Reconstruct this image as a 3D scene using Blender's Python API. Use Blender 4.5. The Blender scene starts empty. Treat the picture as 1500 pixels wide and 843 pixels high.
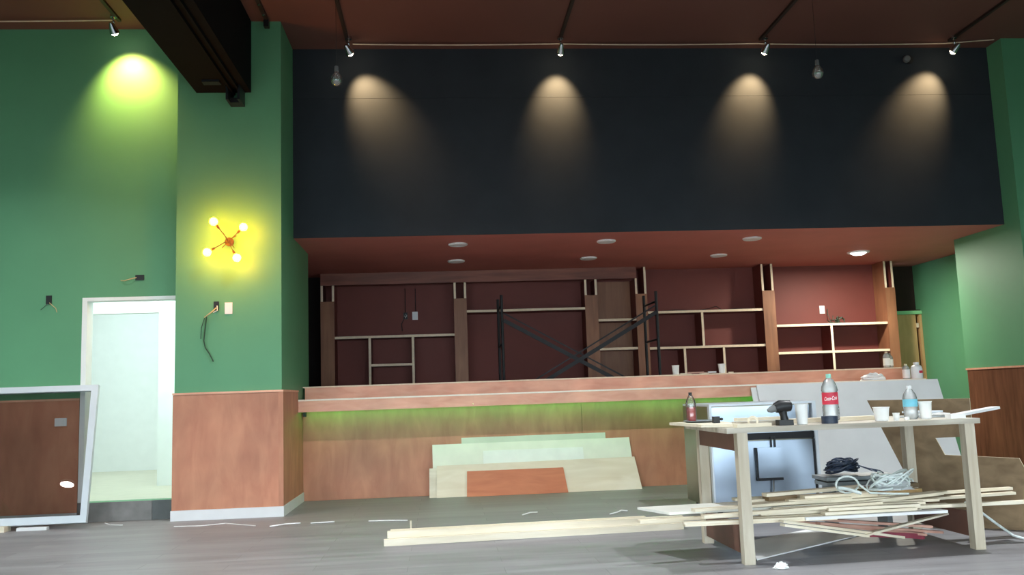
import bpy, bmesh, math, random
from mathutils import Vector, Matrix
random.seed(7)
PI = math.pi
sc = bpy.context.scene
COL = sc.collection

# ------------------------------------------------------------------ camera
cd = bpy.data.cameras.new('camera'); cam = bpy.data.objects.new('camera', cd); COL.objects.link(cam)
cd.sensor_width = 36; cd.lens = 1300 / 1500 * 36; cd.clip_start = .05
p_, r_, y_ = math.radians(6.96), math.radians(-1.984), math.radians(4.73)
F = Vector((math.sin(y_) * math.cos(p_), math.cos(y_) * math.cos(p_), math.sin(p_)))
r0 = Vector((math.cos(y_), -math.sin(y_), 0)); u0 = r0.cross(F)
R = r0 * math.cos(r_) + u0 * math.sin(r_); U = u0 * math.cos(r_) - r0 * math.sin(r_)
cam.matrix_world = Matrix(((R.x, U.x, -F.x, 0), (R.y, U.y, -F.y, 0), (R.z, U.z, -F.z, 1.1), (0, 0, 0, 1)))
sc.camera = cam

# ------------------------------------------------------------------ sky and exposure
w = bpy.data.worlds.new('sky'); sc.world = w; w.use_nodes = True
bg = w.node_tree.nodes['Background']; bg.inputs[0].default_value = (.78, .92, 1, 1); bg.inputs[1].default_value = 8.6
CEIL = 100  # watts of each ceiling lamp over the floor
vs = sc.view_settings
vs.view_transform = 'Standard'; vs.look = 'None'; vs.gamma = 1; vs.use_curve_mapping = False; vs.exposure = 0.0

def lamp(name, kind, loc, power, color, aim=None, parent=None, **kw):
    l = bpy.data.lights.new(name, kind); l.energy = power; l.color = color
    for k, v in kw.items(): setattr(l, k, v)
    o = bpy.data.objects.new(name, l); COL.objects.link(o)
    loc = Vector(loc)
    if aim is not None: o.rotation_euler = (Vector(aim) - loc).to_track_quat('-Z', 'Y').to_euler()
    if parent: o.parent = parent; loc = loc - base(parent)
    o.location = loc
    return o

# ------------------------------------------------------------------ materials
def lin(c): return tuple((x / 255 / 12.92 if x / 255 <= .04045 else ((x / 255 + .055) / 1.055) ** 2.4) for x in c) + (1,)
def new_mat(name):
    m = bpy.data.materials.new(name); m.use_nodes = True
    nt = m.node_tree; return m, nt, nt.nodes['Principled BSDF'], nt.nodes, nt.links
def plain(name, c, rough=.6, metal=0, var=.12, scale=6, bump=0, spec=.5, coat=0):
    m, nt, b, N, L = new_mat(name)
    tc = N.new('ShaderNodeTexCoord'); nz = N.new('ShaderNodeTexNoise'); nz.inputs['Scale'].default_value = scale; nz.inputs['Detail'].default_value = 5
    L.new(tc.outputs['Object'], nz.inputs['Vector'])
    cr = N.new('ShaderNodeValToRGB'); c1 = lin(c)
    cr.color_ramp.elements[0].position = .3; cr.color_ramp.elements[1].position = .7
    cr.color_ramp.elements[0].color = tuple(x * (1 - var) for x in c1[:3]) + (1,)
    cr.color_ramp.elements[1].color = tuple(min(1, x * (1 + var)) for x in c1[:3]) + (1,)
    L.new(nz.outputs['Fac'], cr.inputs['Fac']); L.new(cr.outputs['Color'], b.inputs['Base Color'])
    b.inputs['Roughness'].default_value = rough; b.inputs['Metallic'].default_value = metal; b.inputs['Specular IOR Level'].default_value = spec
    b.inputs['Coat Weight'].default_value = coat
    if bump:
        bp = N.new('ShaderNodeBump'); bp.inputs['Strength'].default_value = bump; bp.inputs['Distance'].default_value = .01
        L.new(nz.outputs['Fac'], bp.inputs['Height']); L.new(bp.outputs['Normal'], b.inputs['Normal'])
    return m
def wood(name, dark, light, axis=0, rough=.5, stretch=14, scale=1.3, var2=.25, blotch=1.1):
    m, nt, b, N, L = new_mat(name)
    tc = N.new('ShaderNodeTexCoord'); mp = N.new('ShaderNodeMapping'); L.new(tc.outputs['Object'], mp.inputs['Vector'])
    s = [stretch] * 3; s[axis] = 1.0; mp.inputs['Scale'].default_value = s
    nz = N.new('ShaderNodeTexNoise'); nz.inputs['Scale'].default_value = scale; nz.inputs['Detail'].default_value = 6; nz.inputs['Distortion'].default_value = .6
    L.new(mp.outputs['Vector'], nz.inputs['Vector'])
    n2 = N.new('ShaderNodeTexNoise'); n2.inputs['Scale'].default_value = blotch; n2.inputs['Detail'].default_value = 3; L.new(tc.outputs['Object'], n2.inputs['Vector'])
    cr = N.new('ShaderNodeValToRGB'); cr.color_ramp.elements[0].position = .3; cr.color_ramp.elements[1].position = .7
    cr.color_ramp.elements[0].color = lin(dark); cr.color_ramp.elements[1].color = lin(light)
    L.new(nz.outputs['Fac'], cr.inputs['Fac'])
    mr = N.new('ShaderNodeMapRange'); mr.inputs['From Min'].default_value = .3; mr.inputs['From Max'].default_value = .7
    mr.inputs['To Min'].default_value = 1 - var2; mr.inputs['To Max'].default_value = 1 + var2 * .5; L.new(n2.outputs['Fac'], mr.inputs['Value'])
    mx = N.new('ShaderNodeMix'); mx.data_type = 'RGBA'; mx.blend_type = 'MULTIPLY'; mx.inputs['Factor'].default_value = 1
    L.new(cr.outputs['Color'], mx.inputs['A']); L.new(mr.outputs['Result'], mx.inputs['B'])
    L.new(mx.outputs['Result'], b.inputs['Base Color'])
    b.inputs['Roughness'].default_value = rough
    bp = N.new('ShaderNodeBump'); bp.inputs['Strength'].default_value = .08; bp.inputs['Distance'].default_value = .004
    L.new(nz.outputs['Fac'], bp.inputs['Height']); L.new(bp.outputs['Normal'], b.inputs['Normal'])
    return m
def glow(name, c, s):
    m, nt, b, N, L = new_mat(name)
    b.inputs['Base Color'].default_value = (.8, .8, .8, 1); b.inputs['Emission Color'].default_value = c + (1,); b.inputs['Emission Strength'].default_value = s
    return m
def clear(name, tint, gloss=.1, rough=.05, body=(1, 1, 1), bodyfac=0.0):
    """thin clear sheet: mostly see-through, a fresnel share mirrored, a share of milky body"""
    m = bpy.data.materials.new(name); m.use_nodes = True; nt = m.node_tree; N = nt.nodes; L = nt.links
    N.remove(N['Principled BSDF']); out = N['Material Output']
    t = N.new('ShaderNodeBsdfTransparent'); t.inputs[0].default_value = tint + (1,)
    g = N.new('ShaderNodeBsdfGlossy'); g.inputs['Roughness'].default_value = rough
    d = N.new('ShaderNodeBsdfDiffuse'); d.inputs[0].default_value = body + (1,)
    fr = N.new('ShaderNodeFresnel'); fr.inputs[0].default_value = 1.5
    ad = N.new('ShaderNodeMath'); ad.operation = 'ADD'; ad.inputs[1].default_value = gloss; ad.use_clamp = True; L.new(fr.outputs[0], ad.inputs[0])
    m1 = N.new('ShaderNodeMixShader'); m1.inputs[0].default_value = bodyfac; L.new(t.outputs[0], m1.inputs[1]); L.new(d.outputs[0], m1.inputs[2])
    m2 = N.new('ShaderNodeMixShader'); L.new(ad.outputs[0], m2.inputs[0]); L.new(m1.outputs[0], m2.inputs[1]); L.new(g.outputs[0], m2.inputs[2])
    L.new(m2.outputs[0], out.inputs['Surface'])
    return m

M = {}
M['green'] = plain('green wall paint', (93, 155, 113), .55, var=.05, scale=1.2)
M['black'] = plain('black wall paint', (50, 54, 59), .8, var=.08, scale=3, spec=.2)
M['brown'] = plain('brown ceiling paint', (108, 68, 58), .7, var=.05, scale=1)
M['maroon'] = plain('maroon paint', (114, 54, 46), .65, var=.06, scale=2)
M['white'] = plain('white wall paint', (240, 243, 242), .6, var=.02)
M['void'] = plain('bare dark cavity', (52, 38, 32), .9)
M['beam'] = plain('black boxed beam', (17, 16, 16), .9, var=.15, spec=.1)
M['beamface'] = M['beam']
M['panel'] = wood('stained plywood panel', (186, 120, 92), (206, 142, 110), 2, .5, 3.5, 2.2, .22, 1.6)
M['shadepanel'] = wood('shaded plywood panel', (104, 66, 46), (130, 86, 62), 2, .85, 9, 1.6)  # same wood as the panel, darkened to stand in for shade
M['shadepanel'].node_tree.nodes['Principled BSDF'].inputs['Specular IOR Level'].default_value = .1
M['bartop'] = wood('stained plywood board', (226, 158, 130), (240, 184, 154), 0, .45, 4, 3, .2, 1.8)
M['fascia'] = wood('dark stained plywood', (112, 60, 46), (142, 82, 62), 0, .5, 10, 1.5)
M['pillar'] = wood('pillar plywood', (136, 90, 64), (162, 110, 78), 2, .5, 10, 1.5)
M['tan'] = wood('raw tan plywood', (206, 164, 110), (224, 184, 130), 2, .55, 8, 1.2)
M['edge'] = plain('raw cream plywood edge', (236, 216, 188), .6, var=.06, scale=20)
M['edgelight'] = plain('pale sanded plywood edge', (250, 238, 220), .6, var=.04, scale=20)
M['pine'] = wood('pale raw pine', (222, 208, 182), (244, 234, 214), 0, .6, 10, 1.2, .12)
M['pinez'] = wood('weathered table timber', (186, 172, 150), (214, 204, 186), 2, .65, 10, 1.6, .15)
M['tabletop'] = wood('workbench board', (176, 166, 150), (214, 206, 192), 0, .6, 10, 1.4, .2)
M['ply'] = wood('light plywood', (228, 212, 182), (246, 234, 212), 0, .6, 5, 1.6, .1)
M['shadeply'] = wood('brown plywood darkened for shade', (120, 98, 72), (150, 126, 96), 0, .75, 7, 1.6, .35)  # darkened to imitate shade on the leaning board's downward face
M['mdf'] = plain('pale green board', (234, 232, 216), .6, var=.05, scale=5)
M['mdf2'] = plain('pale grey green board', (206, 206, 192), .6, var=.05, scale=5)
M['mdf3'] = plain('pale white board', (240, 240, 232), .6, var=.05, scale=5)
M['orange'] = wood('orange stained board', (196, 112, 74), (220, 138, 96), 0, .45, 6, 1.6, .15)
M['redwood'] = wood('reddish wood strip', (176, 128, 112), (206, 162, 144), 0, .6, 12, 1.5, .15)
M['apron'] = plain('brown coated board', (112, 76, 64), .55, var=.12)
M['gypsum'] = plain('grey plasterboard', (232, 232, 232), .75, var=.03, scale=4)
M['skirt'] = plain('white skirting paint', (226, 226, 228), .5, var=.03)
M['asphalt'] = plain('street asphalt', (84, 86, 90), .9, var=.1)
M['soffit'] = plain('maroon soffit with painted bounce', (192, 114, 104), .65, var=.06, scale=2)  # lighter copy of the maroon, floor bounce light put into the colour
M['passage'] = plain('passage in painted shade', (24, 17, 15), .9)  # near-black wall colour imitates the unlit depth of the passage
M['tile'] = plain('dark grey tile', (120, 118, 116), .5, var=.2, scale=7)
M['tile2'] = plain('charcoal tile', (86, 90, 90), .5, var=.2, scale=7)
M['cream'] = plain('cream tile floor', (216, 210, 190), .4, var=.04)
M['plastic'] = plain('white plastic', (238, 238, 238), .4, var=.02)
M['paper'] = plain('white paper', (240, 240, 238), .7, var=.03)
M['dark'] = plain('black plastic', (22, 22, 25), .45, var=.2)
M['darkblue'] = plain('dark blue cable jacket', (38, 50, 70), .45, var=.3, scale=30)
M['wire'] = plain('pale cable jacket', (216, 224, 222), .5, var=.12, scale=20)
M['tanwire'] = plain('bare tan wire', (196, 176, 130), .5)
M['darkwire'] = plain('dark green wire', (40, 70, 52), .5)
M['metalblack'] = plain('black painted steel', (20, 20, 25), .6, 0, var=.25, scale=12)
M['chrome'] = plain('chrome', (190, 190, 190), .2, 1, var=.05)
M['rail'] = plain('dark rail', (44, 32, 26), .6)
M['conduit'] = plain('pale conduit', (214, 192, 168), .5)
M['brass'] = plain('copper brass', (72, 46, 28), .5, 0, var=.1)
M['steel'] = plain('brushed steel with painted reflection', (140, 136, 122), .34, 1, var=.06, scale=3)  # olive tint stands in for wood and green mirrored in the fridge side
M['steel2'] = plain('stainless steel panel', (176, 190, 208), .28, 1, var=.04, scale=4)
M['alu'] = plain('white coated aluminium', (208, 216, 224), .4, .1, var=.03)
M['gasket'] = plain('black rubber gasket', (20, 22, 28), .6)
M['red'] = plain('red sauce', (196, 40, 34), .4)
M['redlabel'] = plain('red bottle label', (214, 52, 76), .5, var=.04)
M['whiteprint'] = plain('white print', (250, 246, 246), .5, var=.01)
M['bluelabel'] = plain('light blue bottle label', (120, 200, 222), .5, var=.1, scale=20)
M['bluecap'] = plain('pale green cap', (150, 214, 196), .4)
M['redstrap'] = plain('dark red webbing', (140, 58, 74), .6)
M['greybox'] = plain('grey metal case', (130, 136, 140), .45, .2)
M['sensor'] = plain('grey sensor housing', (110, 112, 112), .5)
M['greentrim'] = plain('light green trim paint', (150, 220, 162), .5, var=.04)
M['clear'] = clear('clear plastic', (.985, .99, .99), .03, .12, (.92, .95, .95), .30)
M['clear2'] = clear('clear glass bottle', (.985, .99, .985), .04, .08, (.92, .95, .93), .08)
M['roomlamp'] = glow('lit room lamp diffuser', (.95, .98, 1), 30)
M['bag'] = clear('translucent polythene', (.9, .93, .95), .1, .3, (.85, .9, .93), .55)
M['bulbglass'] = clear('clear bulb glass', (.96, .97, .96), .22, .05, (.8, .82, .8), .15)
M['pane'] = clear('window glass', (.8, .8, .8), .02, .0)
M['lens'] = glow('lit lamp lens', (1, .86, .6), 22)
M['bulb'] = glow('lit warm bulb', (1, .34, .004), 150)
M['disc'] = glow('lit downlight diffuser', (.93, 1, .95), 5)
M['led'] = glow('green led strip', (.04, 1, .12), 17)
def floor_mat():
    m, nt, b, N, L = new_mat('grey wood floor')
    tc = N.new('ShaderNodeTexCoord'); br = N.new('ShaderNodeTexBrick'); L.new(tc.outputs['Object'], br.inputs['Vector'])
    br.inputs['Color1'].default_value = lin((140, 139, 142)); br.inputs['Color2'].default_value = lin((129, 127, 130)); br.inputs['Mortar'].default_value = lin((118, 116, 118))
    br.inputs['Scale'].default_value = 1; br.inputs['Brick Width'].default_value = 1.25; br.inputs['Row Height'].default_value = .2; br.inputs['Mortar Size'].default_value = .003; br.inputs['Bias'].default_value = .1
    mp = N.new('ShaderNodeMapping'); mp.inputs['Scale'].default_value = (.8, 7, 1); L.new(tc.outputs['Object'], mp.inputs['Vector'])
    nz = N.new('ShaderNodeTexNoise'); nz.inputs['Scale'].default_value = 1.6; nz.inputs['Detail'].default_value = 6; L.new(mp.outputs['Vector'], nz.inputs['Vector'])
    mr = N.new('ShaderNodeMapRange'); mr.inputs['From Min'].default_value = .3; mr.inputs['From Max'].default_value = .7; mr.inputs['To Min'].default_value = .78; mr.inputs['To Max'].default_value = 1.15
    L.new(nz.outputs['Fac'], mr.inputs['Value'])
    mx = N.new('ShaderNodeMix'); mx.data_type = 'RGBA'; mx.blend_type = 'MULTIPLY'; mx.inputs['Factor'].default_value = 1
    L.new(br.outputs['Color'], mx.inputs['A']); L.new(mr.outputs['Result'], mx.inputs['B']); L.new(mx.outputs['Result'], b.inputs['Base Color'])
    m2 = N.new('ShaderNodeMapRange'); m2.inputs['To Min'].default_value = .35; m2.inputs['To Max'].default_value = .6; L.new(nz.outputs['Fac'], m2.inputs['Value']); L.new(m2.outputs['Result'], b.inputs['Roughness'])
    return m
M['floor'] = floor_mat()

# ------------------------------------------------------------------ mesh helpers
def base(o):
    v = Vector((0, 0, 0))
    while o: v += o.location; o = o.parent
    return v
class MB:
    def __init__(s): s.v = []; s.f = []; s.mi = []; s.sm = []
    def add(s, vs, fs, mi=0, smooth=False):
        k = len(s.v); s.v += [Vector(v) for v in vs]
        for i, f in enumerate(fs):
            s.f.append([k + j for j in f]); s.mi.append(mi[i] if isinstance(mi, (list, tuple)) else mi); s.sm.append(smooth)
        return s
    def box(s, a, b, mi=0, front=None):
        x0, y0, z0 = a; x1, y1, z1 = b
        vs = [(x0, y0, z0), (x1, y0, z0), (x1, y1, z0), (x0, y1, z0), (x0, y0, z1), (x1, y0, z1), (x1, y1, z1), (x0, y1, z1)]
        fs = [(0, 3, 2, 1), (4, 5, 6, 7), (0, 1, 5, 4), (2, 3, 7, 6), (1, 2, 6, 5), (0, 4, 7, 3)]
        m = [mi] * 6
        if front is not None: m[2] = front
        return s.add(vs, fs, m)
    def slab(s, poly, d, mi=0, side=None):
        """polygon of 3D points pushed along the vector d"""
        n = len(poly); a = [Vector(p) for p in poly]; b = [p + Vector(d) for p in a]
        fs = [tuple(range(n - 1, -1, -1)), tuple(range(n, 2 * n))] + [(i, (i + 1) % n, n + (i + 1) % n, n + i) for i in range(n)]
        return s.add(a + b, fs, [mi, mi] + [mi if side is None else side] * n)
    def bar(s, a, b, wd, th, up=(0, 0, 1), mi=0):
        """rectangular bar from a to b (centre line of its top), wd across, th down"""
        a = Vector(a); b = Vector(b); d = (b - a).normalized(); sd = d.cross(Vector(up)).normalized(); up = sd.cross(d)
        poly = [a - sd * wd / 2, a + sd * wd / 2, a + sd * wd / 2 - up * th, a - sd * wd / 2 - up * th]
        return s.slab(poly, b - a, mi)
    def tube(s, pts, r, n=8, mi=0, caps=True):
        pts = [Vector(p) for p in pts]; rs = r if isinstance(r, (list, tuple)) else [r] * len(pts)
        prev = None; vs = []
        for i, p in enumerate(pts):
            d = (pts[min(i + 1, len(pts) - 1)] - pts[max(i - 1, 0)]).normalized()
            if prev is None:
                x = d.cross(Vector((0, 0, 1)));
                if x.length < .1: x = d.cross(Vector((1, 0, 0)))
            else: x = prev - d * prev.dot(d)
            x.normalize(); prev = x; y = d.cross(x)
            vs += [p + (x * math.cos(2 * PI * k / n) + y * math.sin(2 * PI * k / n)) * rs[i] for k in range(n)]
        fs = [(i * n + k, i * n + (k + 1) % n, (i + 1) * n + (k + 1) % n, (i + 1) * n + k) for i in range(len(pts) - 1) for k in range(n)]
        s.add(vs, fs, mi, True)
        if caps:
            s.add(vs[:n], [tuple(range(n - 1, -1, -1))], mi); s.add(vs[-n:], [tuple(range(n))], mi)
        return s
    def lathe(s, c, prof, n=20, mi=0, axis=(0, 0, 1), cap=True):
        """prof: (radius, height) pairs, spun about an axis through c"""
        c = Vector(c); q = Vector((0, 0, 1)).rotation_difference(Vector(axis))
        vs = []
        for r, h in prof:
            vs += [c + q @ Vector((r * math.cos(2 * PI * k / n), r * math.sin(2 * PI * k / n), h)) for k in range(n)]
        fs = [(i * n + k, i * n + (k + 1) % n, (i + 1) * n + (k + 1) % n, (i + 1) * n + k) for i in range(len(prof) - 1) for k in range(n)]
        s.add(vs, fs, mi, True)
        if not cap: return s
        if prof[0][0] > 1e-5: s.add(vs[:n], [tuple(range(n - 1, -1, -1))], mi)
        if prof[-1][0] > 1e-5: s.add(vs[-n:], [tuple(range(n))], mi)
        return s
    def build(s, name, mats, parent=None, origin=None):
        if not isinstance(mats, (list, tuple)): mats = [mats]
        o0 = base(parent) if parent else Vector(origin or (0, 0, 0))
        me = bpy.data.meshes.new(name); me.from_pydata([v - o0 for v in s.v], [], s.f)
        for m in mats: me.materials.append(m)
        me.polygons.foreach_set('material_index', s.mi); me.polygons.foreach_set('use_smooth', s.sm)
        bm = bmesh.new(); bm.from_mesh(me); bmesh.ops.remove_doubles(bm, verts=bm.verts, dist=1e-6); bmesh.ops.recalc_face_normals(bm, faces=bm.faces)
        for e in bm.edges:
            if len(e.link_faces) == 2 and e.calc_face_angle(0) > .7: e.smooth = False
        bm.to_mesh(me); bm.free(); me.update()
        o = bpy.data.objects.new(name, me); COL.objects.link(o)
        if parent: o.parent = parent
        else: o.location = o0
        return o
def tag(o, label, cat, group=None):
    o['label'] = label; o['category'] = cat
    if group: o['group'] = group
    return o
def thing(name, label, cat, loc, group=None):
    o = bpy.data.objects.new(name, None); COL.objects.link(o); o.location = loc; o.empty_display_size = .1
    return tag(o, label, cat, group)
def struct(o): o['kind'] = 'structure'; return o
def dup(root, loc, label=None, rotz=None, group=None, scale=None):
    r = root.copy(); COL.objects.link(r); r.location = loc
    if rotz is not None: r.rotation_euler = (0, 0, rotz)
    if label: r['label'] = label
    if group: r['group'] = group
    if scale: r.scale = scale
    for ch in list(root.children):
        c = ch.copy(); COL.objects.link(c); c.parent = r
        for g in list(ch.children): d = g.copy(); COL.objects.link(d); d.parent = c
    return r
def B(a, b, name, mat, parent=None, origin=None): return MB().box(a, b).build(name, mat, parent, origin)
def S(a, b, name, mat): return struct(B(a, b, name, mat, None, a))

# ================================================================== SETTING
XS, XR, YW, YC, YK, YB, YSH, YBK = -1.595, 6.69, 9.295, 9.095, 9.85, 10.37, 12.70, 13.05
ZC, ZS = 5.10, 2.917
S((-9, -2.7, -.1), (9.5, 14.6, 0), 'floor', M['floor'])
S((-14, -20, -.12), (14, -2.701, -.02), 'pavement', M['asphalt'])
S((-9, -2.7, ZC), (9.5, 9.95, ZC + .15), 'ceiling', M['brown'])
# left green wall with its doorway
wl = MB().box((-9, YW, 0), (-3.62, YW + .15, ZC)).box((-3.62, YW, 2.217), (-2.64, YW + .15, ZC)).box((-3.62, YW, 0), (-2.64, YW + .15, .19)).box((-2.66, YW, 0), (-2.62, YW + .15, ZC))
wall_left = struct(wl.build('wall_left', M['green'], None, (-9, YW, 0)))
S((-9.15, -2.7, 0), (-9, 9.4, ZC), 'wall_side', M['green'])
S((9.5, -2.7, 0), (9.65, 9.95, ZC), 'wall_far', M['green'])
# pier
S((-2.64, YC, 0), (XS, 9.85, ZC), 'wall_pier', M['green'])
S((-1.8, 9.851, 0), (XS, 10.93, ZS), 'wall_pier', M['green'])
# black wall in two panels
wk = struct(MB().box((XS, YK + .014, ZS + .02), (XR, YK + .12, ZC)).build('wall_center', M['black'], None, (XS, YK, ZS)))
B((XS, YK, ZS), (XR, YK + .013, 4.512), 'panel', M['black'], wk)
B((XS, YK, 4.5145), (XR, YK + .013, ZC), 'panel', M['black'], wk)
S((-2.35, YK + .014, ZS), (7.6, 14.2, ZS + .02), 'ceiling', M['soffit'])
S((-1.67, YBK, 0), (6.80, YBK + .1, ZS), 'wall_back', M['maroon'])
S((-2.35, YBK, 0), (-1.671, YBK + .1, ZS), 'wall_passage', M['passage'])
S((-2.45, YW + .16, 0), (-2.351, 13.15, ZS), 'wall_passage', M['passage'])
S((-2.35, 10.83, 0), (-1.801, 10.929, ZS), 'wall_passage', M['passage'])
# right wall
S((XR, 9.57, 0), (9.5, 10.9, ZC), 'wall_right', M['green'])
S((7.45, 10.901, 0), (7.6, 14.2, ZS), 'wall_recess', M['green'])
# back doorway at the right end
wd_ = MB().box((6.801, 13.2, 2.20), (6.86, 13.3, ZS)).box((6.801, 13.2, 0), (6.95, 13.3, 2.20))
struct(wd_.build('wall_service', M['maroon'], None, (6.8, 13.2, 0)))
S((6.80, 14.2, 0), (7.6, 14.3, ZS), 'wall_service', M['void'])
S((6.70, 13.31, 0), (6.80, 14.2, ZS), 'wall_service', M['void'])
S((6.95, 13.16, 2.145), (7.448, 13.26, 2.195), 'trim_1', M['greentrim'])
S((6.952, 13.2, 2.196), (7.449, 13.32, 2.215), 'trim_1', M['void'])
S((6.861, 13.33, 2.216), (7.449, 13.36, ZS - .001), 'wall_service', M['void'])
d1 = struct(B((6.95, 13.20, 0.005), (7.36, 13.24, 2.14), 'door_1', M['tan'], None, (6.95, 13.2, 0)))
for z in (1.24, 1.97):
    MB().box((7.355, 13.185, z - .035), (7.395, 13.2, z + .035)).build('hinge', M['edge'], d1)
S((7.41, 13.18, 0), (7.448, 13.28, 2.14), 'trim_2', M['tan'])
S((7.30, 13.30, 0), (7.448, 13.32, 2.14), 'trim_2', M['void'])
# room behind the left doorway
S((-6.6, YW + .16, 0), (-2.451, 14.3, .17), 'floor', M['cream'])
S((-6.6, 14.1, .17), (-2.451, 14.2, 3.0), 'wall_room', M['white'])
S((-6.7, YW + .16, .17), (-6.6, 14.2, 3.0), 'wall_room', M['white'])
S((-2.56, YW + .16, .17), (-2.451, 14.09, 3.0), 'wall_room', M['white'])
S((-6.6, YW + .16, 2.9), (-2.451, 14.2, 3.0), 'ceiling', M['white'])
wp = MB().box((-6.6, 11.2, 2.271), (-2.57, 11.32, 2.899)).box((-3.445, 11.2, .17), (-2.57, 11.32, 2.271)).box((-6.6, 11.2, .17), (-4.30, 11.32, 2.271))
struct(wp.build('wall_partition', M['white'], None, (-4, 11.2, .17)))
S((-3.619, YW - .004, .195), (-3.57, YW + .15, 2.205), 'trim_3', M['white'])
S((-3.619, YW - .004, 2.206), (-2.661, YW + .15, 2.24), 'trim_3', M['white'])
st = struct(MB().box((-3.62, YW - .002, .0), (-2.66, YW - .001, .19)).build('trim_4', M['tile'], None, (-3.6, YW, 0)))
B((-3.618, YW - .012, .002), (-2.90, YW - .002, .189), 'tile', M['tile'], st)
B((-2.895, YW - .012, .002), (-2.662, YW - .002, .189), 'tile', M['tile2'], st)
lamp('room_fill', 'AREA', (-3.4, 10.0, 2.85), 75, (.84, 1, .98), aim=(-3.9, 11.6, 1.2), shape='RECTANGLE', size=1.6, size_y=.9)  # added unseen area light, brightens the partition
lamp('room_fill', 'AREA', (-4.4, 12.3, 2.85), 62, (.80, 1, .98), aim=(-4.2, 14.1, 1.0), shape='RECTANGLE', size=1.6, size_y=1.2)  # added unseen area light, brightens the far wall
# wainscots and skirtings
S((-9, YW - .012, .1), (-3.622, YW - .001, 1.205), 'trim_5', M['panel'])
S((-9, YW - .02, 1.206), (-3.622, YW - .001, 1.225), 'trim_5', M['bartop'])
S((-9, YW - .018, 0), (-3.622, YW - .001, .099), 'baseboard_left', M['skirt'])
S((-2.652, YC - .012, .1), (XS + .012, YC - .001, 1.22), 'trim_6', M['panel'])
S((-2.656, YC - .02, 1.221), (XS + .02, YC - .001, 1.24), 'trim_6', M['bartop'])
S((XS + .001, YC - .001, .1), (XS + .012, 10.045, 1.22), 'trim_7', M['panel'])
S((XS + .001, 10.046, .1), (XS + .012, YB - .002, .996), 'trim_7', M['panel'])
S((XS + .001, YC - .001, 1.221), (XS + .02, 10.045, 1.24), 'trim_7', M['bartop'])
S((XS - .03, YC - .018, .1), (XS + .018, YC - .0125, 1.22), 'trim_6', M['panel'])
S((-2.66, YC - .022, 0), (XS + .022, YC - .001, .099), 'baseboard_pier', M['skirt'])
S((XS + .001, YC - .001, 0), (XS + .022, YB - .002, .099), 'baseboard_pier', M['skirt'])
S((XR - .012, 9.6, .1), (XR - .001, 10.86, 1.225), 'trim_8', M['shadepanel'])
S((XR - .02, 9.6, 1.226), (XR - .001, 10.88, 1.248), 'trim_8', M['bartop'])
# street front behind the camera: an open glazed bay
wf = MB().box((-9, -2.85, 2.6), (9.5, -2.7, ZC)).box((-9, -2.85, 0), (-7.5, -2.7, 2.6)).box((8, -2.85, 0), (9.5, -2.7, 2.6))
struct(wf.build('wall_front', M['green'], None, (-9, -2.8, 0)))
wf = MB()
for x in (-7.45, -4.4, -1.3, 1.8, 4.9, 7.95): wf.box((x - .04, -2.82, 0), (x + .04, -2.74, 2.6))
wf.box((-7.4, -2.81, 2.4), (7.9, -2.75, 2.46))
struct(wf.build('window_1', M['metalblack'], None, (0, -2.8, 0)))

# ================================================================== BEAM, RAILS, LAMPS
bt = thing('ceiling_beam', 'big black boxed beam running under the ceiling to the green pier', 'beam', (-2.17, YC - .002, 4.325))
B((-2.452, -2.69, 4.325), (-1.898, YC - .002, ZC - .001), 'casing', M['beam'], bt)
MB().box((-2.075, 2, 4.285), (-2.055, YC - .03, 4.324)).box((-2.0, 2, 4.285), (-1.98, YC - .03, 4.324)).build('track', M['beam'], bt)
MB().box((-2.10, 8.85, 4.17), (-2.075, YC - .003, 4.324)).box((-1.985, 8.85, 4.17), (-1.96, YC - .003, 4.324)).box((-2.075, 8.95, 4.17), (-1.985, YC - .003, 4.22)).build('end_bracket', M['dark'], bt)
B((-2.30, 8.70, 4.30), (-2.13, 8.80, 4.324), 'junction_plate', M['dark'], bt)

spots = [(-.93, 9.5, (-.72, YK, 4.5), 'leftmost of the four spotlights over the black wall'),
         (1.43, 9.5, (1.41, YK, 4.5), 'second spotlight from the left over the black wall'),
         (3.80, 9.5, (3.70, YK, 4.5), 'third spotlight from the left over the black wall'),
         (6.07, 9.5, (5.86, YK, 4.5), 'rightmost spotlight over the black wall, glaring at the camera'),
         (-3.24, 8.93, (-3.16, YW, 4.42), 'chrome spotlight over the left green wall beside the black beam')]
for i, (x, y, aim, lab) in enumerate(spots):
    t = thing('spotlight', lab, 'spotlight', (x, y, ZC), 'ceiling spotlights')
    MB().lathe((x, y, ZC - .03), [(.0, 0), (.035, 0), (.035, .029), (.0, .029)]).build('mount', M['chrome'], t)
    zt = ZC - .155
    MB().tube([(x, y, ZC - .03), (x, y, zt + .05)], .012).build('stem', M['chrome'], t)
    a = Vector((x, y, zt)); d = (Vector((aim[0], aim[1], aim[2] + .1)) - a).normalized()
    # head
    q = Vector((0, -.30, -1)).normalized() if i != 4 else Vector((.15, -.45, -1)).normalized()
    hd = MB().lathe(a - d * .05, [(.0, -.02), (.02, -.02), (.028, .0), (.045, .075), (.048, .09), (.042, .085)], 16, axis=d).build('head', M['chrome'], t)
    MB().lathe(a - d * .05, [(.0, .118), (.018, .114), (.033, .10), (.042, .078)], 16, axis=d).build('lens', M['lens'], hd)
    lamp('spot_light', 'SPOT', a + d * .085, 150 if i != 4 else 190, (1, .66, .33) if i != 4 else (1, .62, .17), aim=aim, parent=t, spot_size=math.radians(70 if i != 4 else 96), spot_blend=1, shadow_soft_size=.03)
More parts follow.
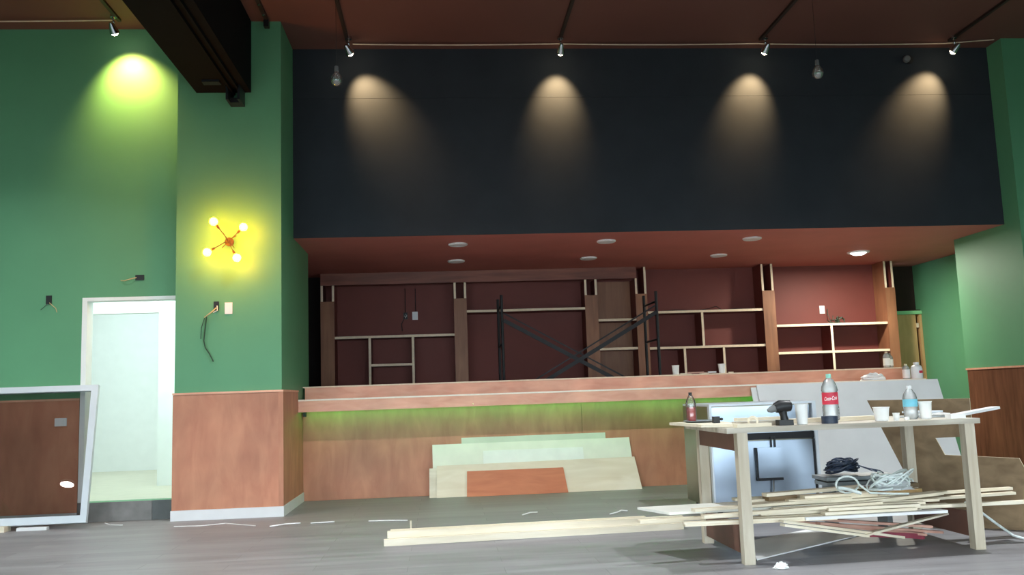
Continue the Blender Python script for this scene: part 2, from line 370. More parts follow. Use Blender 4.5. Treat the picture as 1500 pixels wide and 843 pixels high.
# dark rails running to each lamp, and the pale conduit along them
for x, y1, lab in ((-.95, 9.6, 'dark ceiling rail ending at the leftmost spotlight over the black wall'), (1.43, 9.5, 'dark ceiling rail ending at the second spotlight from the left'),
                   (3.765, 9.56, 'dark ceiling rail ending at the third spotlight from the left'), (6.07, 9.6, 'dark ceiling rail ending at the rightmost spotlight'),
                   (-3.22, 9.04, 'dark ceiling rail ending at the spotlight left of the black beam')):
    o = MB().box((x - .018, 0, ZC - .028), (x + .018, y1, ZC - .001)).build('ceiling_rail', M['rail'], None, (x, y1, ZC)); tag(o, lab, 'rail', 'ceiling rails')
t = thing('ceiling_rail', 'short dark ceiling rail with hanging end just right of the black beam', 'rail', (-1.72, 9.0, ZC), 'ceiling rails')
B((-1.745, 0, ZC - .03), (-1.705, 9.05, ZC - .001), 'bar', M['rail'], t)
B((-1.75, 8.98, ZC - .10), (-1.70, 9.05, ZC - .031), 'end_block', M['dark'], t)
for y in (8.62, 8.86): MB().lathe((-1.725, y, ZC - .04), [(0, 0), (.016, .003), (.016, .009)], 10).build('bolt', M['chrome'], t)
def sag(x0, x1, y, z, n=10, s=.012): return [(x0 + (x1 - x0) * i / n, y, z - s * math.sin(PI * i / n)) for i in range(n + 1)]
tag(MB().tube(sag(-.90, 1.41, 9.655, ZC - .02) + sag(1.45, 3.78, 9.66, ZC - .02) + sag(3.82, 6.05, 9.67, ZC - .02) + [(6.6, 9.56, ZC - .02)], .0075).build('conduit', M['conduit'], None, (2.5, 9.66, ZC)), 'thin pale conduit on the ceiling linking the four spotlights', 'conduit')
tag(MB().tube(sag(-6.0, -3.26, 9.02, ZC - .02), .0075).build('conduit', M['conduit'], None, (-4.5, 9.02, ZC)), 'thin pale conduit on the ceiling left of the black beam', 'conduit')

for x, y, z, lab in ((-.919, 8.2, 4.128, 'clear unlit bulb hanging on a thin wire at the left of the black wall'), (3.792, 8.2, 4.172, 'clear unlit bulb hanging on a thin wire between the two right spotlights')):
    t = thing('pendant_bulb', lab, 'bulb', (x, y, ZC), 'hanging bulbs')
    MB().tube([(x, y, ZC - .001), (x, y, z + .132)], .0018, 6).build('wire', M['dark'], t)
    MB().lathe((x, y, z), [(.012, .135), (.018, .13), (.02, .085), (.014, .08)], 14).build('socket', M['sensor'], t)
    MB().lathe((x, y, z), [(0, -.06), (.026, -.055), (.048, -.03), (.055, 0), (.048, .03), (.028, .06), (.018, .079)], 18).build('glass', M['bulbglass'], t)
    MB().lathe((x, y, z), [(0, -.02), (.024, -.012), (.027, .002), (.012, .012), (.006, .06)], 12).build('filament_core', M['chrome'], t)
t = thing('sensor', 'small round grey sensor high on the black wall near the rightmost spotlight', 'sensor', (5.67, YK, 4.945))
MB().lathe((5.69, YK - .001, 4.945), [(.05, 0), (.05, .03), (.0, .03)], 16, axis=(0, -1, 0)).build('back_plate_or_shadow', M['dark'], t)  # offset dark disc stands in for the cap's shadow on the wall
MB().lathe((5.65, YK - .03, 4.945), [(.042, 0), (.042, .03), (.03, .05), (0, .055)], 16, axis=(-.3, -1, -.1)).build('cap', M['sensor'], t)

# sputnik wall lamp
hub = Vector((-2.09, 8.93, 2.735))
t = thing('wall_lamp', 'lit copper wall lamp with four crossed arms and round bulbs on the green pier', 'lamp', (-2.134, YC - .001, 2.765))
MB().lathe((-2.11, YC - .001, 2.75), [(.045, 0), (.045, .02), (.012, .03), (.012, .12)], 18, axis=(0, -1, 0)).build('back_plate_or_shadow', M['brass'], t)
MB().lathe(hub, [(0, -.024), (.017, -.018), (.024, 0), (.017, .018), (0, .024)], 14).build('hub', M['brass'], t)
bulbs = [(-2.217, 8.88, 2.921), (-1.928, 8.88, 2.860), (-2.278, 8.88, 2.613), (-1.990, 8.88, 2.552)]
offs = [(-.012, -.02, .03), (.03, .0, .015), (-.03, .01, -.012), (.015, -.015, -.03)]
for bq, of in zip(bulbs, offs):
    bq = Vector(bq); h = hub + Vector(of); d = (bq - h).normalized()
    ar = MB().tube([h - d * .13, bq - d * .035], .0042, 8).tube([bq - d * .085, bq - d * .03], .011, 10).build('arm', M['brass'], t)
    MB().lathe(bq, [(0, -.043), (.02, -.038), (.038, -.018), (.043, 0), (.038, .02), (.02, .038), (0, .043)], 18, axis=d).build('bulb', M['bulb'], ar)

# downlights in the maroon soffit
dl = [(.236, 10.43, 'round white unlit downlight in front row, left end of the maroon soffit'), (.236, 11.73, 'round white unlit downlight in back row, left end of the maroon soffit'),
      (2.02, 10.42, 'round white unlit downlight in front row, middle of the maroon soffit'), (2.02, 11.73, 'round white unlit downlight in back row, middle of the maroon soffit'),
      (3.83, 10.44, 'round white unlit downlight in front row, right end of the maroon soffit'), (3.82, 11.73, 'round white unlit downlight in back row, beside the lit one')]
def downlight(x, y, lab, lit, rr=.115):
    t = thing('downlight', lab, 'downlight', (x, y, ZS), 'soffit downlights')
    MB().lathe((x, y, ZS - .022), [(rr * .72, .004), (rr * .9, 0), (rr, .008), (rr, .021)], 24, cap=False).build('rim', M['plastic'], t)
    MB().lathe((x, y, ZS - .022), [(0, -.03 if lit else .002), (rr * .45, -.022 if lit else .003), (rr * .73, .005)], 24).build('diffuser', M['disc'] if lit else M['plastic'], t)
    return t
for x, y, lab in dl: downlight(x, y, lab, False)
t = downlight(5.80, 11.73, 'bright lit round downlight at the right of the maroon soffit', True, .15)
lamp('downlight_light', 'AREA', (5.80, 11.73, ZS - .06), 85, (1, .96, .82), aim=(5.8, 11.73, 0), parent=t, shape='DISK', size=.2)
# lamp over the room behind the camera: it shows in the leaning glass
for x, y, lab in ((-7.5, .43, 'round lit ceiling lamp, the one seen mirrored in the leaning glass'), (-3.6, .43, 'round lit ceiling lamp behind the camera, second from the left'), (.3, .43, 'round lit ceiling lamp behind the camera, middle of the row'), (4.2, .43, 'round lit ceiling lamp behind the camera, right of the middle'),
                  (-4.6, 6.2, 'round lit ceiling lamp above the left of the floor, left of the beam'), (-.1, 6.2, 'round lit ceiling lamp above the middle of the floor'), (3.9, 6.2, 'round lit ceiling lamp above the workbench')):
    t = thing('ceiling_lamp', lab, 'lamp', (x, y, ZC), 'ceiling lamps over the floor')
    MB().lathe((x, y, ZC - .05), [(.135, .049), (.135, .01), (.125, .0)], 28, cap=False).build('rim', M['plastic'], t)
    MB().lathe((x, y, ZC - .05), [(0, 0.001), (.125, .001)], 28).build('diffuser', M['roomlamp'], t)
    lamp('lamp_light', 'AREA', (x, y, ZC - .055), CEIL, (.93, .98, 1), aim=(x, y, 0), parent=t, shape='DISK', size=.05, spread=math.radians(125))

# ================================================================== BAR
bar = thing('bar_counter', 'long reddish stained plywood bar counter with two tiers and green under-lighting', 'bar', (2.0, YB, 0))
XE = 5.65
xs = [XS + .011, 1.62, 4.06, XE]
for i in range(3): B((xs[i] + .002, YB, .001), (xs[i + 1] - .002, YB + .03, 1.0), 'front_panel', M['panel'], bar)
B((XS + .025, 10.075, 1.095), (XE, 10.44, 1.12), 'ledge', M['bartop'], bar)
xs = [XS + .001, .35, 2.9, 5.66]
for i in range(3): B((xs[i] + .0005, 10.05, .998), (xs[i + 1] - .0005, 10.072, 1.118), 'ledge_fascia', M['bartop'], bar)
B((XS + .001, 10.046, 1.119), (XE + .01, 10.075, 1.137), 'edge_strip', M['edgelight'], bar)
B((XS + .026, 10.073, 1.030), (XE, YB - .001, 1.045), 'soffit_board', M['panel'], bar)
B((XS + .025, 10.45, 1.12), (XE, 10.475, 1.268), 'riser', M['bartop'], bar)
B((XS + .003, 10.44, 1.269), (XE + .01, 11.05, 1.284), 'bar_top', M['edge'], bar)
B((XS + .026, 10.95, .001), (XE, 10.98, 1.268), 'rear_panel', M['panel'], bar)
B((XE - .03, 10.476, .001), (XE, 10.949, 1.268), 'end_panel', M['panel'], bar)
B((XE - .03, YB + .031, .001), (XE, 10.449, 1.094), 'end_panel', M['panel'], bar)
B((XS + .07, 10.22, 1.016), (XE - .02, 10.24, 1.0295), 'led_strip', M['led'], bar)
B((XS + .03, YB - .10, .945), (XS + .06, YB - .03, .997), 'connector', M['dark'], bar)

# ================================================================== BACK BAR SHELVING
sh = thing('shelving_unit', 'built-in plywood back bar shelving with open bays along the maroon wall', 'shelving', (2.5, YBK, 0))
TW = [M['maroon'], M['edge'], M['pillar']]
def board(a, b, name, inner=0):
    return MB().box(a, b, inner, 1).build(name, TW, sh)
e = .032
pil = [(-1.68, -1.49, 2.747, 2.747), (.207, .386, 2.747, 2.747), (2.107, 2.29, 2.747, 2.747), (2.855, 3.022, 2.747, 2.915), (4.757, 4.937, 2.915, 2.915), (6.647, 6.79, 2.915, 2.915)]
for i, (a, b, zl, zr) in enumerate(pil):
    board((a, YSH, .001), (a + e, YBK - .002, zl), 'side_board', 2 if i == 5 else 0); board((b - e, YSH, .001), (b, YBK - .002, zr), 'side_board')
    B((a - .002, YSH - .014, .001), (b + .002, YSH - .001, 2.515), 'pillar_front', M['pillar'], sh)
B((-1.68, YSH - .012, 2.748), (2.88, YSH + .012, 2.915), 'header', M['fascia'], sh)
def shelf(x0, x1, z): board((x0 + .001, YSH + .005, z - .017), (x1 - .001, YBK - .002, z + .017), 'shelf')
def divider(x, z0, z1): board((x - .017, YSH + .008, z0), (x + .017, YBK - .002, z1), 'divider')
shelf(-1.49, .207, 1.998); divider(-1.0, .9, 1.98); divider(-.39, .9, 1.98); shelf(-.983, -.407, 1.595)
shelf(.386, 2.107, 2.326)
shelf(2.29, 2.855, 2.145); shelf(2.29, 2.855, 1.725)
shelf(3.022, 4.757, 2.238); shelf(3.022, 4.757, 1.714); divider(3.835, 1.732, 2.22); divider(3.545, .9, 1.696); divider(4.13, .9, 1.696)
shelf(4.937, 6.647, 1.99); shelf(4.937, 6.647, 1.586); divider(5.78, 1.604, 1.972); divider(5.78, .9, 1.568)
B((2.295, YBK - .012, .001), (2.85, YBK - .003, 2.745), 'back_board', M['pillar'], sh)

# ================================================================== WALL FITTINGS
def plate(x, y, z, wd, h, lab):
    t = thing('socket_plate', lab, 'socket', (x, y, z))
    B((x - wd / 2, y - .009, z - h / 2), (x + wd / 2, y - .001, z + h / 2), 'cover', M['plastic'], t)
    B((x - wd * .22, y - .012, z - h * .3), (x + wd * .22, y - .0095, z + h * .3), 'switch', M['plastic'], t)
plate(-2.117, YC, 2.074, .075, .115, 'white switch plate on the green pier below the wall lamp')
plate(-3.794, YW - .013, .993, .115, .08, 'white wide socket plate on the wood panelling behind the leaning glass')
plate(-.362, YBK, 2.315, .08, .12, 'white switch plate on the maroon wall in the leftmost shelving bay')
plate(5.804, YBK, 2.241, .08, .12, 'white switch plate on the maroon wall in the rightmost shelving bay')
def jbox(x, y, z, wd, h, lab, wires):
    t = thing('junction_box', lab, 'junction box', (x, y, z))
    MB().box((x - wd / 2, y - .012, z - h / 2), (x + wd / 2, y - .001, z + h / 2)).build('box', M['dark'], t)
    for m, r, pts in wires: MB().tube([(x + a, y - .014 - c, z + b) for a, b, c in pts], r, 6).build('wire', M[m], t)
jbox(-3.947, YW, 2.226, .055, .09, 'small dark junction box with wires on the green wall left of the doorway', [('tanwire', .004, [(.01, -.03, 0), (.05, -.06, .03), (.085, -.09, .03), (.09, -.13, .01)]), ('darkwire', .004, [(-.01, -.04, 0), (-.04, -.08, .02), (-.07, -.1, .01)])])
jbox(-3.056, YW, 2.435, .085, .055, 'small dark junction box with a wire to its left above the doorway', [('tanwire', .005, [(-.03, 0, 0), (-.09, -.02, .03), (-.14, -.035, .03), (-.18, -.03, .01)])])
jbox(-2.238, YC, 2.10, .05, .09, 'open junction box with dangling wires beside the white switch on the green pier',
     [('tanwire', .006, [(.0, -.02, 0), (-.03, -.06, .03), (-.07, -.09, .03), (-.11, -.115, .01)]), ('wire', .006, [(.01, .0, 0), (.02, -.05, .03), (-.02, -.07, .03)]),
      ('darkwire', .006, [(-.09, -.10, .01), (-.10, -.2, .01), (-.115, -.35, .01), (-.10, -.42, .01), (-.06, -.48, .01), (-.02, -.56, .01)]), ('darkwire', .004, [(-.11, -.12, .01), (-.14, -.22, .01), (-.145, -.33, .01)])])
jbox(-.501, YBK, 2.315, .06, .10, 'open junction box with loose wire loop on the maroon wall in the leftmost bay', [('wire', .006, [(.0, .03, 0), (.02, 0, .03), (.0, -.03, .03), (-.015, 0, .01)]), ('dark', .005, [(.0, .05, .01), (.0, .40, .005)]), ('dark', .005, [(.15, .06, .005), (.15, .40, .005)]), ('dark', .006, [(-.02, -.04, .01), (-.06, -.12, .02), (-.05, -.22, .02)])])
wc = MB()
for k in range(9):
    x, z = 5.93 + random.uniform(-.06, .1), 2.01; pts = [(x, 12.95, z)]
    for j in range(5): x += random.uniform(-.05, .07); z = max(2.015, z + random.uniform(-.05, .07)); pts.append((x, 12.95 + random.uniform(-.05, .05), z))
    wc.tube(pts, .006, 6)
wc.tube([(5.9, 12.98, 2.05), (5.87, 13.0, 2.16), (5.88, 13.03, 2.25)], .005, 6)
tag(wc.build('wire_bundle', M['darkwire'], None, (5.95, 12.95, 2.0)), 'tangle of dark wires on the top shelf of the rightmost bay', 'wires')
wc = MB()
wc.tube([(3.25, 12.85, 2.262), (3.5, 12.9, 2.285), (3.8, 12.88, 2.265), (4.0, 12.9, 2.29), (4.1, 12.87, 2.32), (4.2, 12.9, 2.265), (4.4, 12.88, 2.275), (4.6, 12.9, 2.265)], .006, 6)
tag(wc.build('loose_wire', M['dark'], None, (4, 12.88, 2.255)), 'dark loose wire lying along the top shelf of the fourth bay', 'wire')

# ================================================================== SCAFFOLD (two ladder frames and crossed braces behind the bar)
def ladder(x, lab):
    t = thing('scaffold_ladder', lab, 'scaffold', (x, 11.75, 0), 'black scaffold frames')
    MB().tube([(x, 11.4, .001), (x, 11.4, 2.40)], .02, 10).build('post', M['metalblack'], t)
    MB().tube([(x, 12.1, .001), (x, 12.1, 2.42)], .02, 10).build('post', M['metalblack'], t)
    for z in (.4, .95, 1.77, 2.27): MB().tube([(x, 11.4, z), (x, 12.1, z)], .014, 8).build('rung', M['metalblack'], t)
ladder(.80, 'black steel scaffold frame seen edge-on behind the bar, left of the two')
ladder(2.835, 'black steel scaffold frame with rungs visible behind the bar, right of the two')
for a, b, lab in (((.83, 11.36, 2.09), (2.80, 11.36, .98), 'black flat scaffold brace slanting down to the right behind the bar'), ((2.80, 11.33, 2.14), (.83, 11.33, 1.02), 'black flat scaffold brace slanting up to the right behind the bar')):
    o = MB().bar(a, b, .014, .05, up=(0, 0, 1)).bar(Vector(a) + Vector((0, .004, .075)), Vector(b) + Vector((0, .004, .075)), .006, .018).build('scaffold_brace', M['metalblack'], None, a)
    tag(o, lab, 'brace', 'crossed scaffold braces')

# ================================================================== CUPS AND BOTTLES
def cup(name, lab, c, r, h, group=None):
    c = Vector(c)
    o = MB().lathe(c, [(0, 0.001), (r * .78, .001), (r * .8, .004), (r * .98, h - .006), (r * 1.05, h - .004), (r * 1.05, h), (r * .95, h), (r * .77, .008), (0, .008)], 24).build(name, M['paper'], None, c)
    return tag(o, lab, 'cup', group)
ZT = .848  # top of the workbench
cup('paper_cup', 'white paper cup on the bar top, left of the wood scraps', (2.87, 10.75, 1.284), .045, .12)
cup('paper_cup', 'white paper cup on the bar top, right of the wood scraps', (3.45, 10.75, 1.284), .045, .12)
for i, (x, y, ln, wd, a, m) in enumerate(((3.0, 10.8, .16, .04, .3, 'pine'), (3.12, 10.76, .2, .05, -.15, 'redwood'), (3.24, 10.8, .12, .04, .5, 'pine'), (3.33, 10.77, .1, .05, -.2, 'gypsum'), (3.56, 10.75, .06, .03, .2, 'pine'))):
    d = Vector((math.cos(a), math.sin(a), 0)); c = Vector((x, y, 1.285 + .018 + (.012 if i in (1, 3) else 0)))
    o = MB().bar(c - d * ln / 2, c + d * ln / 2, wd, .018).build('wood_scrap', M[m], None, c)
    tag(o, ['pale wood scrap nearest the left paper cup on the bar top', 'long reddish wood scrap between the paper cups on the bar top', 'pale tilted wood scrap in the middle between the paper cups', 'grey plasterboard scrap nearest the right paper cup on the bar top', 'tiny wood scrap right of the right paper cup on the bar top'][i], 'wood scrap', 'scraps on the bar top')

def bottle(name, lab, c, r, h, cap_m, parts, group=None, liquid=None, neck=.3, capr=.4, shell='clear'):
    """clear bottle: shell, cap, optional label bands and content"""
    c = Vector(c); t = thing(name, lab, 'bottle', c, group); hs = h * (1 - neck)
    MB().lathe(c, [(0, .002), (r * .8, .001), (r, .015), (r, hs * .35), (r * .95, hs * .45), (r, hs * .55), (r, hs), (r * .86, hs + h * neck * .3), (r * .5, hs + h * neck * .62), (r * .32, hs + h * neck * .8), (r * .32, h - .02)], 24).build('shell', M[shell], t)
    MB().lathe(c, [(0, h), (r * capr * .95, h), (r * capr, h - .004), (r * capr, h - .024), (0, h - .024)], 16).build('cap', M[cap_m], t)
    for (z0, z1, m) in parts: MB().lathe(c, [(r + .0015, z0), (r + .0015, z1)], 32, cap=False).build('bottle_label', M[m], t)
    if liquid:
        m, z1 = liquid; MB().lathe(c, [(0, .005), (r * .84, .006), (r * .93, .016), (r * .88, z1), (0, z1)], 20).build('content', M[m], t)
    return t
for x, y, z, r, h, cm, lab in ((5.52, 10.66, 1.284, .042, .20, 'edge', 'clear bottle with tan cap on the bar top end, left of the pair'), (5.60, 10.74, 1.284, .04, .18, 'sensor', 'clear bottle with grey cap on the bar top end, right of the pair')):
    bottle('plastic_bottle', lab, (x, y, z), r, h, cm, [(h * .15, h * .6, 'paper')])
bottle('plastic_bottle', 'clear bottle with tan cap on the lower bar ledge beside the white jug', (5.51, 10.20, 1.13), .042, .185, 'edge', [(.02, .12, 'paper')])
c = Vector((5.625, 10.17, 1.131)); t = thing('plastic_jug', 'squat white jug with red print on the lower bar ledge end', 'jug', c)
MB().lathe(c, [(0, .001), (.06, .001), (.066, .01), (.066, .12), (.055, .155), (.03, .17), (.028, .18)], 24).build('body', M['plastic'], t)
MB().lathe(c, [(0, .20), (.032, .199), (.034, .18), (0, .18)], 16).build('cap', M['plastic'], t)
vs = [c + Vector((.0675 * math.sin(a), -.0675 * math.cos(a), z)) for z in (.07, .10) for a in [(-.1 + .15 * k) for k in range(7)]]
MB().add(vs, [(k, k + 1, k + 8, k + 7) for k in range(6)], 0, True).build('print', M['redlabel'], t)
def blob(name, lab, cat, c, rx, ry, rz, m, seed, amp=.35, ns=14, nr=8):
    rnd = random.Random(seed); c = Vector(c); vs = []; fs = []
    for i in range(nr + 1):
        for k in range(ns):
            th = PI * .5 * i / nr; a = 2 * PI * k / ns; q = 1 + amp * (rnd.random() - .5)
            vs.append(c + Vector((rx * math.cos(a) * math.cos(th) * q, ry * math.sin(a) * math.cos(th) * q, max(.002, rz * math.sin(th) * q))))
    for i in range(nr):
        for k in range(ns): fs.append((i * ns + k, i * ns + (k + 1) % ns, (i + 1) * ns + (k + 1) % ns, (i + 1) * ns + k))
    fs.append(tuple(range(ns - 1, -1, -1)))
    return tag(MB().add(vs, fs).build(name, M[m], None, c), lab, cat)
blob('plastic_bag', 'crumpled white plastic bag on the lower bar ledge', 'bag', (5.10, 10.20, 1.131), .15, .08, .085, 'plastic', 3)

# ================================================================== OFFCUT BOARDS LEANING ON THE BAR
def lean(name, lab, x0, x1, x0t, x1t, yb, yt, z, m, th=.012, zl=None, cat='board', z0=.001):
    """board standing on the floor along y=yb, its top edge resting back at y=yt"""
    zl = z if zl is None else zl
    poly = [(x0, yb, z0), (x1, yb, z0), (x1t, yt, z), (x0t, yt, zl)]
    nrm = Vector((0, z, -(yt - yb))).normalized() * th
    o = MB().slab(poly, nrm).build(name, M[m], None, ((x0 + x1) / 2, yb, 0))
    return tag(o, lab, cat)
lean('offcut_board', 'grey-green narrow board at the back of the stack leaning on the bar', .215, 1.885, .212, 1.885, 10.235, 10.348, .64, 'mdf2')
lean('offcut_board', 'long pale green board second from the back leaning on the bar', -.12, 2.19, -.122, 2.16, 10.20, 10.325, .575, 'mdf')
lean('offcut_board', 'short whitish board in the middle of the leaning stack', .45, 1.62, .455, 1.605, 10.175, 10.285, .488, 'mdf3')
lean('offcut_board', 'small pale plywood piece showing at the left end of the leaning stack', -.165, .5, -.16, .5, 10.15, 10.225, .318, 'pine')
lean('offcut_board', 'large light grained plywood board near the front of the leaning stack', -.082, 2.24, -.075, 2.185, 10.12, 10.205, .36, 'ply', .015, .345)
lean('offcut_board', 'orange-brown stained board at the very front of the leaning stack', .252, 1.39, .262, 1.352, 10.09, 10.16, .275, 'orange', .015)
# plasterboard sheets
lean('plasterboard_sheet', 'narrowly visible grey plasterboard sheet behind the big one at the bar', 3.54, 5.6, 3.54, 5.6, 9.60, 10.018, 1.10, 'gypsum', .012)
lean('plasterboard_sheet', 'big grey plasterboard sheet leaning on the right end of the bar', 3.60, 5.77, 3.60, 5.77, 9.56, 9.99, 1.125, 'gypsum', .012)

# ================================================================== LEANING GLASS
gl = thing('glass_panel', 'large white framed glass panel leaning on the left wall beside the doorway', 'glass panel', (-4.3, 8.87, 0))
b0, t0 = Vector((0, 8.87, .052)), Vector((0, 9.255, 1.355)); up = (t0 - b0).normalized(); nn = Vector((0, up.z, -up.y))
def pt(x, v, dpt=0): return Vector((x, 0, 0)) + b0 + up * v + nn * dpt
Lh = (t0 - b0).length; xr = -3.375; xl = -6.4; sk = -.055
def gbar(pts, name): MB().slab(pts, nn * .045).build(name, M['alu'], gl)
gbar([pt(xl, 0), pt(xr, 0), pt(xr - .06, .07), pt(xl, .07)], 'frame_rail')
gbar([pt(xl, Lh - .06), pt(xr + sk - .06, Lh - .06), pt(xr + sk, Lh), pt(xl, Lh)], 'frame_rail')
gbar([pt(xr - .062, .071), pt(xr, .001), pt(xr + sk, Lh - .001), pt(xr + sk - .062, Lh - .061)], 'frame_stile')
gbar([pt(xl, .071), pt(xl + .06, .071), pt(xl + .06, Lh - .061), pt(xl, Lh - .061)], 'frame_stile')
MB().slab([pt(xl + .06, .07, .02), pt(xr - .06, .07, .02), pt(xr + sk - .06, Lh - .06, .02), pt(xl + .06, Lh - .06, .02)], nn * .006).build('pane', M['pane'], gl)
for x, wd, lab in ((-4.08, .07, 'small wood block under the leaning glass, nearer its corner'), (-5.6, .07, 'small wood block under the far left part of the leaning glass')):
    tag(B((x - wd, 8.80, .001), (x, 8.93, .05), 'wood_block', M['pine'], None, (x, 8.86, 0)), lab, 'block')
tag(B((-3.99, 8.84, .001), (-3.72, 8.90, .03), 'wood_block', M['gypsum'], None, (-3.85, 8.86, 0)), 'flat pale offcut lying under the leaning glass', 'block')

# ================================================================== FRIDGE
fx0, fx1, fy0, fy1, fz = 2.335, 3.30, 7.70, 8.56, .965
fr = thing('steel_fridge', 'stainless steel undercounter fridge standing behind the workbench', 'fridge', ((fx0 + fx1) / 2, 8.1, 0))
MB().box((fx0, fy0 + .05, .06), (fx1, fy1, .64)).box((fx0, fy0 + .05, .64), (fx1, fy1, .70)).box((fx0, fy0 + .06, .70), (fx1, fy1, fz - .02)).build('body', M['steel'], fr)
MB().box((fx0, fy0, fz - .019), (fx1, fy1, fz)).box((fx0, fy0, .70), (fx0 + .02, fy0 + .059, fz - .019)).box((fx1 - .035, fy0, .70), (fx1, fy0 + .059, fz - .019)).build('top_rim', M['alu'], fr)
B((fx0 + .021, fy0 + .03, .70), (fx1 - .05, fy0 + .059, fz - .03), 'top_panel', M['steel2'], fr)
B((fx0 + .03, fy0 + .02, .642), (fx1 - .01, fy0 + .049, .699), 'grille', M['gasket'], fr)
dr = B((fx0 + .012, fy0, .07), (fx1 - .055, fy0 + .045, .632), 'door', M['steel2'], fr)
B((fx1 - .05, fy0 + .01, .07), (fx1 - .028, fy0 + .049, .632), 'gasket', M['gasket'], fr)
B((fx0 - .004, fy0 - .004, .06), (fx0 + .010, fy0 + .049, .70), 'corner_trim', M['alu'], fr)
B((fx1 - .026, fy0 - .004, .06), (fx1, fy0 + .049, .70), 'corner_trim', M['alu'], fr)
for x in (fx0 + .08, fx1 - .08):
    for y in (fy0 + .12, fy1 - .08): MB().lathe((x, y, .001), [(.025, 0), (.02, .059)], 10).build('foot', M['dark'], fr)
MB().box((2.73, fy0 - .04, .315), (2.945, fy0 - .004, .575)).build('control_box', M['steel2'], fr)
MB().box((2.715, fy0 - .03, .30), (2.729, fy0 - .004, .575)).box((2.715, fy0 - .045, .292), (2.945, fy0 - .004, .314)).build('box_shadow_strips', M['gasket'], fr)  # black strips imitate the shadow left of and below the box
MB().tube([(2.86, fy0 - .03, .30), (2.855, fy0 - .03, .22), (2.84, fy0 - .03, .12)], .008, 8).build('cable', M['sensor'], fr)
MB().box((2.862, fy0 - .02, .575), (2.872, fy0 - .004, .66)).box((2.895, fy0 - .02, .575), (2.905, fy0 - .004, .66)).box((2.862, fy0 - .022, .652), (2.905, fy0 - .004, .662)).build('latch', M['dark'], fr)

# ================================================================== WORKBENCH
wb = thing('workbench', 'rough pale wooden workbench with four square legs and cluttered top', 'table', (2.68, 6.0, 0))
FL, FR, BL, BR = (1.893, 5.605), (3.475, 5.72), (1.886, 6.44), (3.475, 6.50)
poly = [(1.79, 5.555, ZT - .033), (3.535, 5.66, ZT - .033), (3.56, 6.60, ZT - .033), (1.79, 6.52, ZT - .033)]
MB().slab(poly, (0, 0, .033)).build('tabletop', M['tabletop'], wb)
for (x, y) in (FL, FR, BL, BR): MB().box((x - .034, y - .034, .001), (x + .034, y + .034, ZT - .034)).build('leg', M['pinez'], wb)
def link(a, b, z0, z1, name, m, off=0, th=.018, zb0=None):
    a = Vector((a[0], a[1], 0)); b = Vector((b[0], b[1], 0)); d = (b - a).normalized(); n = Vector((-d.y, d.x, 0)) * th
    a = a + d * .036; b = b - d * .036; o = Vector((off, 0, 0))
    zb0 = z0 if zb0 is None else zb0
    MB().slab([a + o + Vector((0, 0, z0)), b + o + Vector((0, 0, zb0)), b + o + Vector((0, 0, z1)), a + o + Vector((0, 0, z1))], n).build(name, m, wb)
link(FL, BL, .70, ZT - .035, 'apron', M['apron'], -.012)
link(FL, BL, .055, .235, 'stretcher', M['apron'], 0); link(FR, BR, .075, .235, 'stretcher', M['apron'])

# ------------------------------------------------------------------ things on the workbench
tag(MB().slab([(1.70, 5.80, ZT + .002), (1.94, 5.66, ZT + .002), (1.99, 6.42, ZT + .002), (1.64, 6.40, ZT + .002)], (0, 0, .018)).build('plank', M['pine'], None, (1.8, 6.0, ZT)), 'short pale board overhanging the left end of the workbench', 'board')
tag(MB().lathe((1.82, 6.22, ZT + .021), [(0, 0), (.10, 0), (.125, .012), (.12, .014), (.1, .005), (0, .005)], 24).build('tray', M['greybox'], None, (1.82, 6.22, ZT)), 'flat grey dish under the red sauce bottle', 'dish')
bottle('sauce_bottle', 'slim clear bottle half full of red sauce at the left end of the workbench', (1.755, 6.22, ZT + .0275), .036, .205, 'dark', [], liquid=('red', .10), neck=.38, capr=.34, shell='clear2')
t = thing('small_box', 'tiny dark box with a knob on the pale board beside the sauce bottle', 'box', (1.855, 5.98, ZT + .021))
B((1.835, 5.96, ZT + .021), (1.878, 6.0, ZT + .065), 'case', M['dark'], t)
MB().lathe((1.895, 5.985, ZT + .045), [(0, -.01), (.012, -.006), (.012, .006), (0, .01)], 12).build('knob', M['dark'], t)
t = thing('tape_roll', 'cream masking tape roll at the front left corner of the workbench', 'tape', (1.985, 5.68, ZT + .001))
MB().lathe((2.0, 5.66, ZT + .036), [(.022, -.025), (.034, -.025), (.034, .025), (.022, .025), (.022, -.025)], 24, axis=(.35, 1, 0), cap=False).build('roll', M['pine'], t)
for i, (x0, x1, y, z, wd, th, m, lab) in enumerate(((1.86, 2.10, 5.60, 0, .06, .022, 'pine', 'cream batten at the front left corner of the workbench'), (1.92, 2.30, 5.80, 0, .07, .03, 'tabletop', 'short thick batten behind the cordless drill on the workbench'),
                                                   (2.36, 3.0, 5.99, 0, .09, .028, 'pine', 'pale batten behind the big soda bottle on the workbench'), (1.95, 2.3, 5.86, .031, .05, .02, 'pine', 'thin batten lying on the thick one behind the drill'))):
    o = MB().bar((x0, y, ZT + .001 + z + th), (x1, y + .04, ZT + .001 + z + th), wd, th).build('batten', M[m], None, (x0, y, ZT + z)); tag(o, lab, 'batten')
